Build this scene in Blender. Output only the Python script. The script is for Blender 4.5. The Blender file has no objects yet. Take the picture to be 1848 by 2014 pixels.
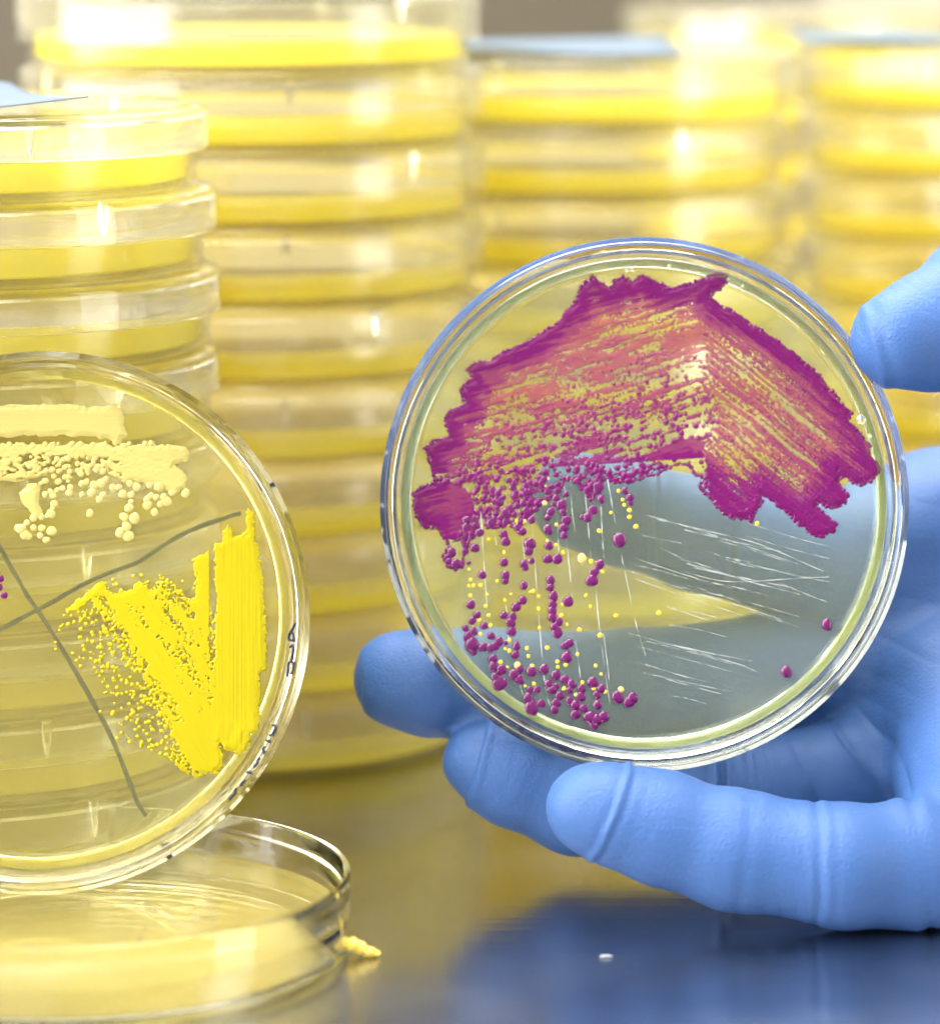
import bpy, math, random
import numpy as np
from mathutils import Vector, Matrix

sc = bpy.context.scene
col = sc.collection
random.seed(7)
MM = 0.001
# ------------------------------------------------------------------ camera
F, CX, HY, CAMZ = 7500.0, 924.0, -200.0, 162.0        # all sizes below in millimetres
cam_d = bpy.data.cameras.new("camera")
cam = bpy.data.objects.new("camera", cam_d)
col.objects.link(cam)
cam.location = (0, 0, CAMZ * MM)
cam.rotation_euler = (math.radians(90), 0, 0)
cam_d.sensor_fit = 'HORIZONTAL'
cam_d.sensor_width = 36
cam_d.lens = F / 1848 * 36
cam_d.shift_y = -(1007 - HY) / 1848
cam_d.clip_start = 0.02
cam_d.clip_end = 20
cam_d.dof.use_dof = True
cam_d.dof.focus_distance = 0.614
cam_d.dof.aperture_fstop = 13.0
sc.camera = cam
# ------------------------------------------------------------------ world and lamps
w = bpy.data.worlds.new("World")
sc.world = w
w.use_nodes = True
bg = w.node_tree.nodes["Background"]
bg.inputs[0].default_value = (1.0, 0.98, 0.93, 1)
bg.inputs[1].default_value = 0.62


def lamp(name, loc, target, sx, sy, power, color=(1, 0.985, 0.95)):
    l = bpy.data.lights.new(name, 'AREA')
    l.shape = 'RECTANGLE'
    l.size, l.size_y = sx * MM, sy * MM
    l.energy = power
    l.color = color
    o = bpy.data.objects.new(name, l)
    col.objects.link(o)
    o.location = Vector(loc) * MM
    d = Vector(target) - Vector(loc)
    o.rotation_euler = d.to_track_quat('-Z', 'Y').to_euler()
    return o


lamp("overhead_lamp", (-60, 760, 800), (-20, 740, 60), 1500, 700, 23.0)
lamp("right_window_lamp", (820, 330, 330), (0, 680, 80), 320, 700, 2.4, (1, 0.98, 0.95))
lamp("left_fill_lamp", (-820, 420, 360), (0, 680, 80), 1100, 800, 18.0, (1, 0.98, 0.95))  # added fill panel that brightens the stacks from the left
lamp("front_lamp", (-500, -380, 900), (0, 650, 70), 900, 700, 2.4)
sc.view_settings.view_transform = 'Standard'
sc.view_settings.look = 'None'
sc.view_settings.exposure = 0.62
sc.view_settings.gamma = 1.0
cy = sc.cycles
cy.max_bounces = 36
cy.transmission_bounces = 32
cy.glossy_bounces = 30
cy.diffuse_bounces = 6
cy.transparent_max_bounces = 56
cy.volume_bounces = 0
cy.caustics_reflective = True
cy.caustics_refractive = True
cy.sample_clamp_indirect = 12.0
cy.use_denoising = True
cy.use_adaptive_sampling = True
cy.adaptive_threshold = 0.1


# ------------------------------------------------------------------ helpers
def at(px, py, d):
    """the point d millimetres deep that stands at a place of the photograph"""
    return np.array([(px - CX) / F * d, d, CAMZ - (py - HY) / F * d])


def tag(o, label=None, cat=None, group=None, kind=None):
    if label: o['label'] = label
    if cat: o['category'] = cat
    if group: o['group'] = group
    if kind: o['kind'] = kind
    return o


def empty(name, loc=(0, 0, 0)):
    o = bpy.data.objects.new(name, None)
    o.empty_display_size = 0.01
    col.objects.link(o)
    o.location = Vector(loc) * MM
    return o


def link(name, me, parent=None, mat=None):
    o = bpy.data.objects.new(name, me)
    col.objects.link(o)
    if parent: o.parent = parent
    if mat and not me.materials: me.materials.append(mat)
    return o


def mesh_np(name, V, Q, mat=None, smooth=True):
    """V (n,3) mm, Q (m,4) or (m,3) indices"""
    V = np.asarray(V, np.float32) * MM
    Q = np.asarray(Q, np.int32)
    me = bpy.data.meshes.new(name)
    k = Q.shape[1]
    me.vertices.add(len(V)); me.vertices.foreach_set("co", V.ravel())
    me.loops.add(Q.size); me.loops.foreach_set("vertex_index", Q.ravel())
    me.polygons.add(len(Q))
    me.polygons.foreach_set("loop_start", np.arange(0, Q.size, k, dtype=np.int32))
    me.polygons.foreach_set("loop_total", np.full(len(Q), k, np.int32))
    me.polygons.foreach_set("use_smooth", np.full(len(Q), smooth, bool))
    me.update(calc_edges=True); me.validate()
    if mat: me.materials.append(mat)
    return me


def lathe(name, prof, n=160, mat=None, sharp=35):
    """closed (r,z) loop turned about z; first and last points may lie on the axis"""
    prof = [tuple(p) for p in prof]
    a = np.arange(n) * 2 * math.pi / n
    verts, idx = [], []
    for r, z in prof:
        if r < 1e-6:
            idx.append([len(verts)]); verts.append((0, 0, z))
        else:
            s = len(verts)
            verts += [(r * math.cos(t), r * math.sin(t), z) for t in a]
            idx.append(list(range(s, s + n)))
    faces = []
    m = len(prof)
    closed = prof[0][0] > 1e-6
    for i in range(m if closed else m - 1):
        A, B = idx[i], idx[(i + 1) % m]
        for j in range(n):
            k = (j + 1) % n
            if len(A) == 1: faces.append((A[0], B[k], B[j]))
            elif len(B) == 1: faces.append((A[j], A[k], B[0]))
            else: faces.append((A[j], A[k], B[k], B[j]))
    me = bpy.data.meshes.new(name)
    me.from_pydata([(x * MM, y * MM, z * MM) for x, y, z in verts], [], faces)
    me.update()
    import bmesh
    bm = bmesh.new(); bm.from_mesh(me)
    bmesh.ops.recalc_face_normals(bm, faces=bm.faces)
    for f in bm.faces: f.smooth = True
    for e in bm.edges:
        if len(e.link_faces) == 2 and e.calc_face_angle(0) > math.radians(sharp): e.smooth = False
    bm.to_mesh(me); bm.free()
    if mat: me.materials.append(mat)
    return me


def tube(name, pts, r, mat=None, n=6, flat=1.0):
    """a tapered tube along pts (mm); r one radius or one per point"""
    P = np.asarray(pts, float)
    R = np.full(len(P), r) if np.isscalar(r) else np.asarray(r, float)
    T = np.gradient(P, axis=0); T /= np.linalg.norm(T, axis=1)[:, None] + 1e-9
    up = np.array([0, 0, 1.0])
    V, Q = [], []
    for i in range(len(P)):
        s = np.cross(T[i], up); s /= np.linalg.norm(s) + 1e-9
        u = np.cross(s, T[i])
        for j in range(n):
            a = 2 * math.pi * j / n
            V.append(P[i] + R[i] * (math.cos(a) * s + flat * math.sin(a) * u))
    for i in range(len(P) - 1):
        for j in range(n):
            k = (j + 1) % n
            Q.append((i * n + j, i * n + k, (i + 1) * n + k, (i + 1) * n + j))
    Q.append(tuple(range(n)[::-1])); Q.append(tuple(range((len(P) - 1) * n, len(P) * n)))
    me = bpy.data.meshes.new(name)
    me.from_pydata([tuple(v * MM) for v in V], [], Q)
    for p in me.polygons: p.use_smooth = True
    if mat: me.materials.append(mat)
    return me


def smooth_line(pts, k=6):
    """Catmull-Rom through pts"""
    P = np.asarray(pts, float)
    P = np.vstack([2 * P[0] - P[1], P, 2 * P[-1] - P[-2]])
    out = []
    for i in range(1, len(P) - 2):
        for t in np.linspace(0, 1, k, endpoint=False):
            a, b, c, d = P[i - 1], P[i], P[i + 1], P[i + 2]
            out.append(0.5 * (2 * b + (c - a) * t + (2 * a - 5 * b + 4 * c - d) * t ** 2 + (3 * b - a - 3 * c + d) * t ** 3))
    out.append(P[-2])
    return np.array(out)


_rng = np.random.RandomState(3)
_tab = _rng.rand(256, 256)


def vnoise(x, y, seed=0):
    x = x + seed * 17.31; y = y + seed * 9.77
    xi = np.floor(x).astype(int); yi = np.floor(y).astype(int)
    fx = x - xi; fy = y - yi
    fx = fx * fx * (3 - 2 * fx); fy = fy * fy * (3 - 2 * fy)
    g = lambda a, b: _tab[a % 256, b % 256]
    return (g(xi, yi) * (1 - fx) + g(xi + 1, yi) * fx) * (1 - fy) + (g(xi, yi + 1) * (1 - fx) + g(xi + 1, yi + 1) * fx) * fy


def sstep(a, b, x):
    t = np.clip((x - a) / (b - a), 0, 1)
    return t * t * (3 - 2 * t)


# ------------------------------------------------------------------ materials
def new_mat(name):
    m = bpy.data.materials.new(name)
    m.use_nodes = True
    nt = m.node_tree
    for n in list(nt.nodes):
        if n.type != 'OUTPUT_MATERIAL': nt.nodes.remove(n)
    return m, nt, nt.nodes['Material Output']


def plastic_mat():
    m, nt, out = new_mat("clear_polystyrene")
    g = nt.nodes.new('ShaderNodeBsdfGlass')
    g.inputs['Color'].default_value = (0.998, 0.997, 0.993, 1)
    g.inputs['IOR'].default_value = 1.5
    g.inputs['Roughness'].default_value = 0.0
    nt.links.new(g.outputs[0], out.inputs[0])
    return m


def agar_mat(name, tint, haze, haze_fac, sig):
    """clear jelly: refraction, some body haze and absorption that grows with thickness"""
    m, nt, out = new_mat(name)
    g = nt.nodes.new('ShaderNodeBsdfGlass')
    g.inputs['Color'].default_value = (*tint, 1)
    g.inputs['IOR'].default_value = 1.33
    g.inputs['Roughness'].default_value = 0.0
    d = nt.nodes.new('ShaderNodeBsdfDiffuse'); d.inputs[0].default_value = (*haze, 1)
    t = nt.nodes.new('ShaderNodeBsdfTranslucent'); t.inputs[0].default_value = (*haze, 1)
    mx = nt.nodes.new('ShaderNodeMixShader'); mx.inputs[0].default_value = 0.5
    nt.links.new(d.outputs[0], mx.inputs[1]); nt.links.new(t.outputs[0], mx.inputs[2])
    m2 = nt.nodes.new('ShaderNodeMixShader'); m2.inputs[0].default_value = haze_fac
    nt.links.new(g.outputs[0], m2.inputs[1]); nt.links.new(mx.outputs[0], m2.inputs[2])
    nt.links.new(m2.outputs[0], out.inputs['Surface'])
    if sig:
        v = nt.nodes.new('ShaderNodeVolumeAbsorption')
        v.inputs['Color'].default_value = (*sig[0], 1)
        v.inputs['Density'].default_value = sig[1] / MM
        nt.links.new(v.outputs[0], out.inputs['Volume'])
    return m


def schlick(nt, f0):
    """reflectance of a thin skin, the same from both of its sides"""
    b = nt.nodes.new('ShaderNodeLayerWeight'); b.inputs[0].default_value = 0.5
    c = nt.nodes.new('ShaderNodeMath'); c.operation = 'POWER'; c.inputs[1].default_value = 5.0; nt.links.new(b.outputs['Facing'], c.inputs[0])
    m = nt.nodes.new('ShaderNodeMath'); m.operation = 'MULTIPLY_ADD'; m.inputs[1].default_value = 1 - f0; m.inputs[2].default_value = f0
    nt.links.new(c.outputs[0], m.inputs[0])
    return m


def thin_plastic_mat():
    """thin moulded walls: light passes straight on, the skin glints by Fresnel"""
    m, nt, out = new_mat("thin_polystyrene")
    t = nt.nodes.new('ShaderNodeBsdfTransparent'); t.inputs[0].default_value = (0.994, 0.99, 0.95, 1)
    g = nt.nodes.new('ShaderNodeBsdfGlossy'); g.inputs['Roughness'].default_value = 0.16
    f = schlick(nt, 0.035)
    mx = nt.nodes.new('ShaderNodeMixShader')
    nt.links.new(f.outputs[0], mx.inputs[0]); nt.links.new(t.outputs[0], mx.inputs[1]); nt.links.new(g.outputs[0], mx.inputs[2])
    d = nt.nodes.new('ShaderNodeBsdfDiffuse'); d.inputs[0].default_value = (0.95, 0.93, 0.85, 1)
    l = nt.nodes.new('ShaderNodeBsdfTranslucent'); l.inputs[0].default_value = (0.95, 0.93, 0.85, 1)
    a = nt.nodes.new('ShaderNodeMixShader'); a.inputs[0].default_value = 0.5
    nt.links.new(d.outputs[0], a.inputs[1]); nt.links.new(l.outputs[0], a.inputs[2])
    b = nt.nodes.new('ShaderNodeMixShader'); b.inputs[0].default_value = 0.016
    nt.links.new(mx.outputs[0], b.inputs[1]); nt.links.new(a.outputs[0], b.inputs[2])
    nt.links.new(b.outputs[0], out.inputs[0])
    return m


def half_refracting_mat():
    """near lids: mostly straight transmission with part true refraction at the thick rims"""
    m, nt, out = new_mat("lid_polystyrene")
    t = nt.nodes.new('ShaderNodeBsdfTransparent'); t.inputs[0].default_value = (0.993, 0.99, 0.97, 1)
    g = nt.nodes.new('ShaderNodeBsdfGlass'); g.inputs['IOR'].default_value = 1.5; g.inputs['Roughness'].default_value = 0.0
    mx = nt.nodes.new('ShaderNodeMixShader'); mx.inputs[0].default_value = 0.66
    nt.links.new(t.outputs[0], mx.inputs[1]); nt.links.new(g.outputs[0], mx.inputs[2])
    nt.links.new(mx.outputs[0], out.inputs[0])
    return m


def cloudy_agar_mat(name, tint, haze, haze_fac, f0, sig):
    m, nt, out = new_mat(name)
    t = nt.nodes.new('ShaderNodeBsdfTransparent'); t.inputs[0].default_value = (*tint, 1)
    d = nt.nodes.new('ShaderNodeBsdfDiffuse'); d.inputs[0].default_value = (*haze, 1)
    l = nt.nodes.new('ShaderNodeBsdfTranslucent'); l.inputs[0].default_value = (*haze, 1)
    a = nt.nodes.new('ShaderNodeMixShader'); a.inputs[0].default_value = 0.5
    nt.links.new(d.outputs[0], a.inputs[1]); nt.links.new(l.outputs[0], a.inputs[2])
    b = nt.nodes.new('ShaderNodeMixShader'); b.inputs[0].default_value = haze_fac
    nt.links.new(t.outputs[0], b.inputs[1]); nt.links.new(a.outputs[0], b.inputs[2])
    g = nt.nodes.new('ShaderNodeBsdfGlossy'); g.inputs['Roughness'].default_value = 0.05
    f = schlick(nt, f0)
    mx = nt.nodes.new('ShaderNodeMixShader')
    nt.links.new(f.outputs[0], mx.inputs[0]); nt.links.new(b.outputs[0], mx.inputs[1]); nt.links.new(g.outputs[0], mx.inputs[2])
    nt.links.new(mx.outputs[0], out.inputs['Surface'])
    if sig:
        v = nt.nodes.new('ShaderNodeVolumeAbsorption')
        v.inputs['Color'].default_value = (*sig[0], 1)
        v.inputs['Density'].default_value = sig[1] / MM
        nt.links.new(v.outputs[0], out.inputs['Volume'])
    return m


def principled(name, color, rough=0.4, metallic=0.0, spec=0.5, sss=0.0, coat=0.0):
    m, nt, out = new_mat(name)
    p = nt.nodes.new('ShaderNodeBsdfPrincipled')
    p.inputs['Base Color'].default_value = (*color, 1)
    p.inputs['Roughness'].default_value = rough
    p.inputs['Metallic'].default_value = metallic
    p.inputs['Specular IOR Level'].default_value = spec
    p.inputs['Coat Weight'].default_value = coat
    p.inputs['Coat Roughness'].default_value = 0.06
    if sss:
        p.inputs['Subsurface Weight'].default_value = sss
        p.inputs['Subsurface Radius'].default_value = (1, 0.8, 0.4)
        p.inputs['Subsurface Scale'].default_value = 0.0006
    nt.links.new(p.outputs[0], out.inputs[0])
    return m, nt, p


def thick_mat(name, thin, thick, rough, sheer=0.0):
    """colony mass whose colour deepens where the growth itself is thicker"""
    m, nt, p = principled(name, thin, rough, spec=0.35)
    a = nt.nodes.new('ShaderNodeAttribute'); a.attribute_name = 'thick'
    mx = nt.nodes.new('ShaderNodeMix'); mx.data_type = 'RGBA'
    mx.inputs['A'].default_value = (*thin, 1); mx.inputs['B'].default_value = (*thick, 1)
    nt.links.new(a.outputs['Fac'], mx.inputs['Factor'])
    nt.links.new(mx.outputs['Result'], p.inputs['Base Color'])
    if sheer:
        t = nt.nodes.new('ShaderNodeBsdfTransparent'); t.inputs[0].default_value = (1.0, 0.70, 0.72, 1)
        mr = nt.nodes.new('ShaderNodeMapRange'); mr.inputs['To Min'].default_value = sheer; mr.inputs['To Max'].default_value = 0.0
        nt.links.new(a.outputs['Fac'], mr.inputs['Value'])
        ms = nt.nodes.new('ShaderNodeMixShader')
        nt.links.new(mr.outputs[0], ms.inputs[0]); nt.links.new(p.outputs[0], ms.inputs[1]); nt.links.new(t.outputs[0], ms.inputs[2])
        nt.links.new(ms.outputs[0], [n for n in nt.nodes if n.type == 'OUTPUT_MATERIAL'][0].inputs[0])
    return m


PLASTIC = plastic_mat()
AGAR = agar_mat("yellow_agar", (1.0, 0.985, 0.9), (0.97, 0.80, 0.10), 0.25, ((0.998, 0.94, 0.1), 0.06))
PLASTIC_LID = half_refracting_mat()
PLASTIC_THIN = thin_plastic_mat()
AGAR_CLOUDY = cloudy_agar_mat("cloudy_agar", (1.0, 0.985, 0.56), (0.985, 0.885, 0.09), 0.55, 0.015, None)
AGAR_PLATE = agar_mat("pale_agar", (0.955, 0.985, 0.94), (0.80, 0.84, 0.36), 0.06, None)
AGAR_LOW = cloudy_agar_mat("pale_cloudy_agar", (1.0, 0.98, 0.80), (0.80, 0.69, 0.26), 0.18, 0.02, None)
AGAR_LEFT = agar_mat("golden_agar", (1.0, 0.985, 0.84), (0.98, 0.89, 0.32), 0.085, None)
MAGENTA, _, _ = principled("magenta_colony", (0.10, 0.0, 0.075), 0.07, spec=0.6)
YELLOW_DOT, _, _ = principled("yellow_colony", (0.58, 0.44, 0.03), 0.12, spec=0.5)
CREAM, _, _ = principled("cream_colony", (0.45, 0.375, 0.12), 0.09, spec=0.6)
SMEAR_MAG = thick_mat("magenta_growth", (0.27, 0.04, 0.09), (0.115, 0.0, 0.08), 0.12, 0.45)
SMEAR_YEL = thick_mat("golden_growth", (0.38, 0.315, 0.0), (0.42, 0.345, 0.0), 0.2)
SMEAR_CRM = thick_mat("cream_growth", (0.43, 0.36, 0.108), (0.46, 0.385, 0.12), 0.16)
INK, _, _ = principled("marker_ink", (0.004, 0.007, 0.035), 0.6)
INK_TEAL, _, _ = principled("faded_marker_ink", (0.0, 0.022, 0.06), 0.7)
SCRATCH, _, _ = principled("agar_scratch", (0.5, 0.55, 0.54), 0.3)
PAPER, nt, p = principled("blue_paper", (0.105, 0.138, 0.175), 0.85, spec=0.2)
FLAKE, _, _ = principled("pale_flake", (0.3, 0.32, 0.36), 0.4)
CRUMB, _, _ = principled("agar_crumb", (0.93, 0.68, 0.12), 0.3, sss=0.3)


def glove_mat():
    m, nt, p = principled("blue_nitrile", (0.035, 0.095, 0.265), 0.52, spec=0.35)
    tc = nt.nodes.new('ShaderNodeTexCoord')
    n1 = nt.nodes.new('ShaderNodeTexNoise'); n1.inputs['Scale'].default_value = 1900; n1.inputs['Detail'].default_value = 3
    mp = nt.nodes.new('ShaderNodeMapping'); mp.inputs['Scale'].default_value = (260, 1100, 1100)
    n2 = nt.nodes.new('ShaderNodeTexNoise'); n2.inputs['Scale'].default_value = 1.0; n2.inputs['Detail'].default_value = 2
    n2.inputs['Distortion'].default_value = 0.6
    nt.links.new(tc.outputs['Object'], n1.inputs['Vector'])
    nt.links.new(tc.outputs['Object'], mp.inputs['Vector']); nt.links.new(mp.outputs[0], n2.inputs['Vector'])
    ad = nt.nodes.new('ShaderNodeMath'); ad.operation = 'MULTIPLY_ADD'; ad.inputs[1].default_value = 0.5
    nt.links.new(n2.outputs[0], ad.inputs[0]); nt.links.new(n1.outputs[0], ad.inputs[2])
    b = nt.nodes.new('ShaderNodeBump'); b.inputs['Strength'].default_value = 0.6; b.inputs['Distance'].default_value = 0.00022
    nt.links.new(ad.outputs[0], b.inputs['Height']); nt.links.new(b.outputs[0], p.inputs['Normal'])
    return m


GLOVE = glove_mat()


def steel_mat(name, color, rough, streak=(6, 260, 1)):
    m, nt, p = principled(name, color, rough, metallic=1.0)
    tc = nt.nodes.new('ShaderNodeTexCoord')
    mp = nt.nodes.new('ShaderNodeMapping'); mp.inputs['Scale'].default_value = streak
    n = nt.nodes.new('ShaderNodeTexNoise'); n.inputs['Scale'].default_value = 1.0; n.inputs['Detail'].default_value = 4
    n.inputs['Distortion'].default_value = 0.8
    nt.links.new(tc.outputs['Object'], mp.inputs['Vector']); nt.links.new(mp.outputs[0], n.inputs['Vector'])
    b = nt.nodes.new('ShaderNodeBump'); b.inputs['Strength'].default_value = 0.2; b.inputs['Distance'].default_value = 0.0003
    nt.links.new(n.outputs[0], b.inputs['Height']); nt.links.new(b.outputs[0], p.inputs['Normal'])
    n2 = nt.nodes.new('ShaderNodeTexNoise'); n2.inputs['Scale'].default_value = 22; n2.inputs['Detail'].default_value = 5
    nt.links.new(tc.outputs['Object'], n2.inputs['Vector'])
    mr = nt.nodes.new('ShaderNodeMapRange'); mr.inputs['To Min'].default_value = rough * 0.5; mr.inputs['To Max'].default_value = rough * 1.9
    nt.links.new(n2.outputs[0], mr.inputs['Value']); nt.links.new(mr.outputs[0], p.inputs['Roughness'])
    return m


STEEL = steel_mat("brushed_steel", (0.43, 0.44, 0.47), 0.17)
WALL, _, _ = principled("cream_wall", (0.36, 0.33, 0.24), 0.6)
SHADE_BROWN, _, _ = principled("shade_brown", (0.055, 0.043, 0.022), 0.6)  # dark brown carries the shade at the foot of the back wall


# ------------------------------------------------------------------ setting: steel bench and the cabinet's back wall
def box_mesh(name, x0, x1, y0, y1, z0, z1, mat):
    V = [(x, y, z) for x in (x0, x1) for y in (y0, y1) for z in (z0, z1)]
    Q = [(0, 1, 3, 2), (4, 6, 7, 5), (0, 4, 5, 1), (2, 3, 7, 6), (0, 2, 6, 4), (1, 5, 7, 3)]
    return mesh_np(name, V, Q, mat, smooth=False)


tag(link("worktop", box_mesh("worktop", -900, 900, 60, 1350, -12, 0, STEEL)), kind="structure")
tag(link("back_wall", box_mesh("back_wall", -900, 900, 1350, 1362, -12, 900, WALL)), kind="structure")

tag(link("back_shade_box", box_mesh("back_shade_box", -900, 118, 1290, 1350, 0, 134, SHADE_BROWN)), kind="structure")  # added box standing in for the shadowed low background, shade in its colour

# ------------------------------------------------------------------ petri dishes
RB, RL, HB = 43.2, 45.0, 12.4
PITCH = 14.4


def base_profile(R=RB, h=HB):
    return [(0, 0.5), (R - 3.6, 0.5), (R - 3.4, 0.0), (R - 2.6, 0.0), (R - 2.3, 0.35), (R - 1.2, 0.6), (R - 0.55, 1.1),
            (R - 0.35, 1.8), (R - 0.1, h - 0.3), (R - 0.25, h - 0.05), (R - 0.6, h), (R - 1.0, h - 0.1), (R - 1.1, h - 0.4),
            (R - 1.35, 3.0), (R - 1.55, 2.2), (R - 2.1, 1.75), (R - 3.0, 1.6), (0, 1.6)]


def wall_r(z, R=RB):
    """outer radius of a plate's sloping side wall"""
    return R - 3.5 + (z - 1.0) * 0.302


def plate_profile(R=RB, h=HB):
    return [(0, 0.5), (R - 5.2, 0.5), (R - 4.2, 0.62), (R - 3.5, 1.0), (wall_r(6.0), 6.0), (wall_r(h - 0.4), h - 0.4), (R - 0.25, h - 0.08), (R - 0.6, h), (R - 1.1, h - 0.08), (R - 1.3, h - 0.4),
            (wall_r(6.0) - 1.15, 6.0), (R - 4.3, 2.3), (R - 4.6, 1.85), (R - 5.4, 1.6), (0, 1.6)]


def plate_agar_profile(top, R=RB):
    r = wall_r(top) - 1.3
    return [(0, 1.68), (R - 5.5, 1.68), (R - 4.85, 1.9), (R - 4.5, 2.35), (wall_r(4.0) - 1.3, 4.0), (r + 0.12, top + 0.55), (r - 0.15, top + 0.5), (r - 0.6, top + 0.22), (r - 1.4, top + 0.05), (r - 2.3, top), (0, top)]


def lid_profile(R=RL, p=PITCH, k=5.4):
    return [(0, p), (R - 4.3, p), (R - 4.1, p + 0.45), (R - 3.2, p + 0.45), (R - 2.9, p), (R - 1.0, p - 0.05), (R - 0.35, p - 0.35),
            (R - 0.05, p - 0.9), (R, k), (R - 0.3, k - 0.2), (R - 0.8, k - 0.15), (R - 1.0, k + 0.2), (R - 1.1, p - 1.9), (R - 1.5, p - 1.4), (R - 2.3, p - 1.2),
            (0, p - 1.2)]


def agar_profile(R=RB, top=6.1):
    r = R - 1.75
    return [(0, 1.68), (R - 3.1, 1.68), (R - 2.2, 1.85), (R - 1.72, 2.3), (r + .1, 3.2), (r + .2, top + 0.55), (r, top + 0.5), (r - 0.35, top + 0.2), (r - 1.0, top + 0.03),
            (r - 1.6, top), (0, top)]


ME_BASE = lathe("base", base_profile(), mat=PLASTIC_THIN)
ME_LID_GLASS = lathe("lid_glass", lid_profile(k=7.2), mat=PLASTIC_LID)
ME_AGAR_NEAR = lathe("agar_deep", agar_profile(top=7.3), mat=AGAR_CLOUDY)
ME_LID = lathe("lid", lid_profile(), mat=PLASTIC_THIN)
ME_AGAR = lathe("agar", agar_profile(), mat=AGAR_CLOUDY)


def rib_mesh():
    # a tapering vent rib moulded on the inside of the lid's skirt
    V, Q = [], []
    for z, wd, dp in ((PITCH - 0.5, 0.75, 0.7), (PITCH - 2.0, 0.7, 0.75), (9.5, 0.32, 0.5), (8.2, 0.08, 0.1)):
        V += [(RL - 1.12 - dp, -wd, z), (RL - 1.12 - dp, wd, z), (RL - 0.95, wd, z), (RL - 0.95, -wd, z)]
    for i in range(3):
        for j in range(4):
            k = (j + 1) % 4
            Q.append((i * 4 + j, i * 4 + k, (i + 1) * 4 + k, (i + 1) * 4 + j))
    Q += [(3, 2, 1, 0), (12, 13, 14, 15)]
    return mesh_np("rib", V, Q, PLASTIC, smooth=False)


ME_RIB = rib_mesh()
LR = random.Random(31)
ORD = ["topmost", "second", "third", "fourth", "fifth", "sixth", "seventh", "eighth", "ninth", "tenth"]


def closed_dish(loc, rz, zs, label, group, ribs=True, tilt=(0, 0), glass=False):
    root = empty("petri_dish", loc)
    root.rotation_euler = (tilt[0], tilt[1], rz)
    root.scale = (1, 1, zs)
    tag(root, label, "petri dish", group)
    link("base", ME_BASE if glass else ME_BASE, root)
    ag = link("agar", ME_AGAR_NEAR if glass else ME_AGAR, root)
    lv = LR.uniform(0.9, 1.06)
    ag.scale = (1, 1, lv); ag.location = (0, 0, 1.68 * (1 - lv) * MM)
    lid = link("lid", ME_LID_GLASS if glass else ME_LID, root)
    lid.location = (LR.uniform(-.45, .45) * MM, LR.uniform(-.45, .45) * MM, 0)
    if ribs:
        for k in range(3):
            r = link("rib", ME_RIB, lid)
            r.rotation_euler = (0, 0, k * 2 * math.pi / 3)
    return root


def stack(x, y, n, pitch, offs, descr, group, ribs=True, turn=None, glass=False):
    zs = pitch / PITCH
    for i in range(n):                       # i = 0 is the bottom dish
        t = n - 1 - i                        # counted from the top
        ox, oy = offs(t)
        name = ORD[t] if t < len(ORD) else "lowest"
        lab = ("topmost petri dish of " if t == 0 else "bottom petri dish of " if i == 0 else name + " petri dish from the top of ") + descr
        rz = turn(t) if turn else random.uniform(0, 2)
        closed_dish((x + ox, y + oy, i * pitch), rz, zs, lab, group, ribs, glass=glass)


SR = random.Random(5)
near = at(-101, 195, 660)
lean = [0, 1.1, 2.2, 2.3, 2.0, 2.2, 1.6, 1.9, 1.5, 1.7]
turns = [-1.13, -0.86, -1.35, -0.80, -1.2, -0.95, -1.3, -1.1, -0.9]
stack(near[0], 660, 9, 14.02, lambda t: (lean[t], 0.25 * (t % 3)), "the sharp near left stack under folded paper",
      "dishes in the near left stack", turn=lambda t: turns[t], glass=True)
mid = at(487, 0, 740)
jit = [SR.uniform(-0.9, 0.9) for _ in range(40)]
stack(mid[0], 740, 10, 14.4, lambda t: (jit[t] + t * 0.12, jit[t + 10] * 0.7), "the tallest blurred stack left of the held plate",
      "dishes in the tall middle stack", turn=lambda t: -1.05 + jit[t + 20] * 0.5)
s3 = at(1140, 0, 812)
stack(s3[0], 812, 9, 14.4, lambda t: (jit[t + 5] + t * 0.25, jit[t + 15] * 0.7), "the stack directly behind the held plate",
      "dishes in the stack behind the held plate")
s4 = at(1950, 0, 866)
stack(s4[0], 866, 9, 14.4, lambda t: (jit[t + 7], jit[t + 17] * 0.7), "the blurred stack behind the gloved thumb",
      "dishes in the right edge stack", ribs=False)
s5 = at(1560, 0, 1010)
stack(s5[0], 1010, 9, 14.8, lambda t: (jit[t + 9], jit[t + 12] * 0.7), "the farthest stack between the two right stacks",
      "dishes in the farthest stack", ribs=False)


# ------------------------------------------------------------------ upright plates
def frame(center, n, x_hint=(1, 0, 0)):
    n = Vector(n).normalized()
    x = Vector(x_hint); x = (x - n * x.dot(n)).normalized()
    y = n.cross(x)
    M = Matrix((x, y, n)).transposed().to_4x4()
    M.translation = Vector(center)
    return M                                  # mm


def plate_uv(M, zs, px, py):
    """where the line of sight of a photograph point meets the plate's own plane z = zs (mm, local)"""
    px = np.asarray(px, float); py = np.asarray(py, float)
    Mi = np.array(M.inverted())
    C = Mi @ np.array([0, 0, CAMZ, 1.0])
    D = np.stack([(px - CX) / F, np.ones_like(px), -(py - HY) / F], -1) @ Mi[:3, :3].T
    t = (zs - C[2]) / D[..., 2]
    return C[0] + D[..., 0] * t, C[1] + D[..., 1] * t


def upright_plate(name, M, label, agar_me, base_me):
    root = empty(name)
    Mm = M.copy(); Mm.translation = M.translation * MM
    root.matrix_world = Mm
    tag(root, label, "petri dish")
    link("base", base_me, root)
    link("agar", agar_me, root)
    return root


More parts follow.
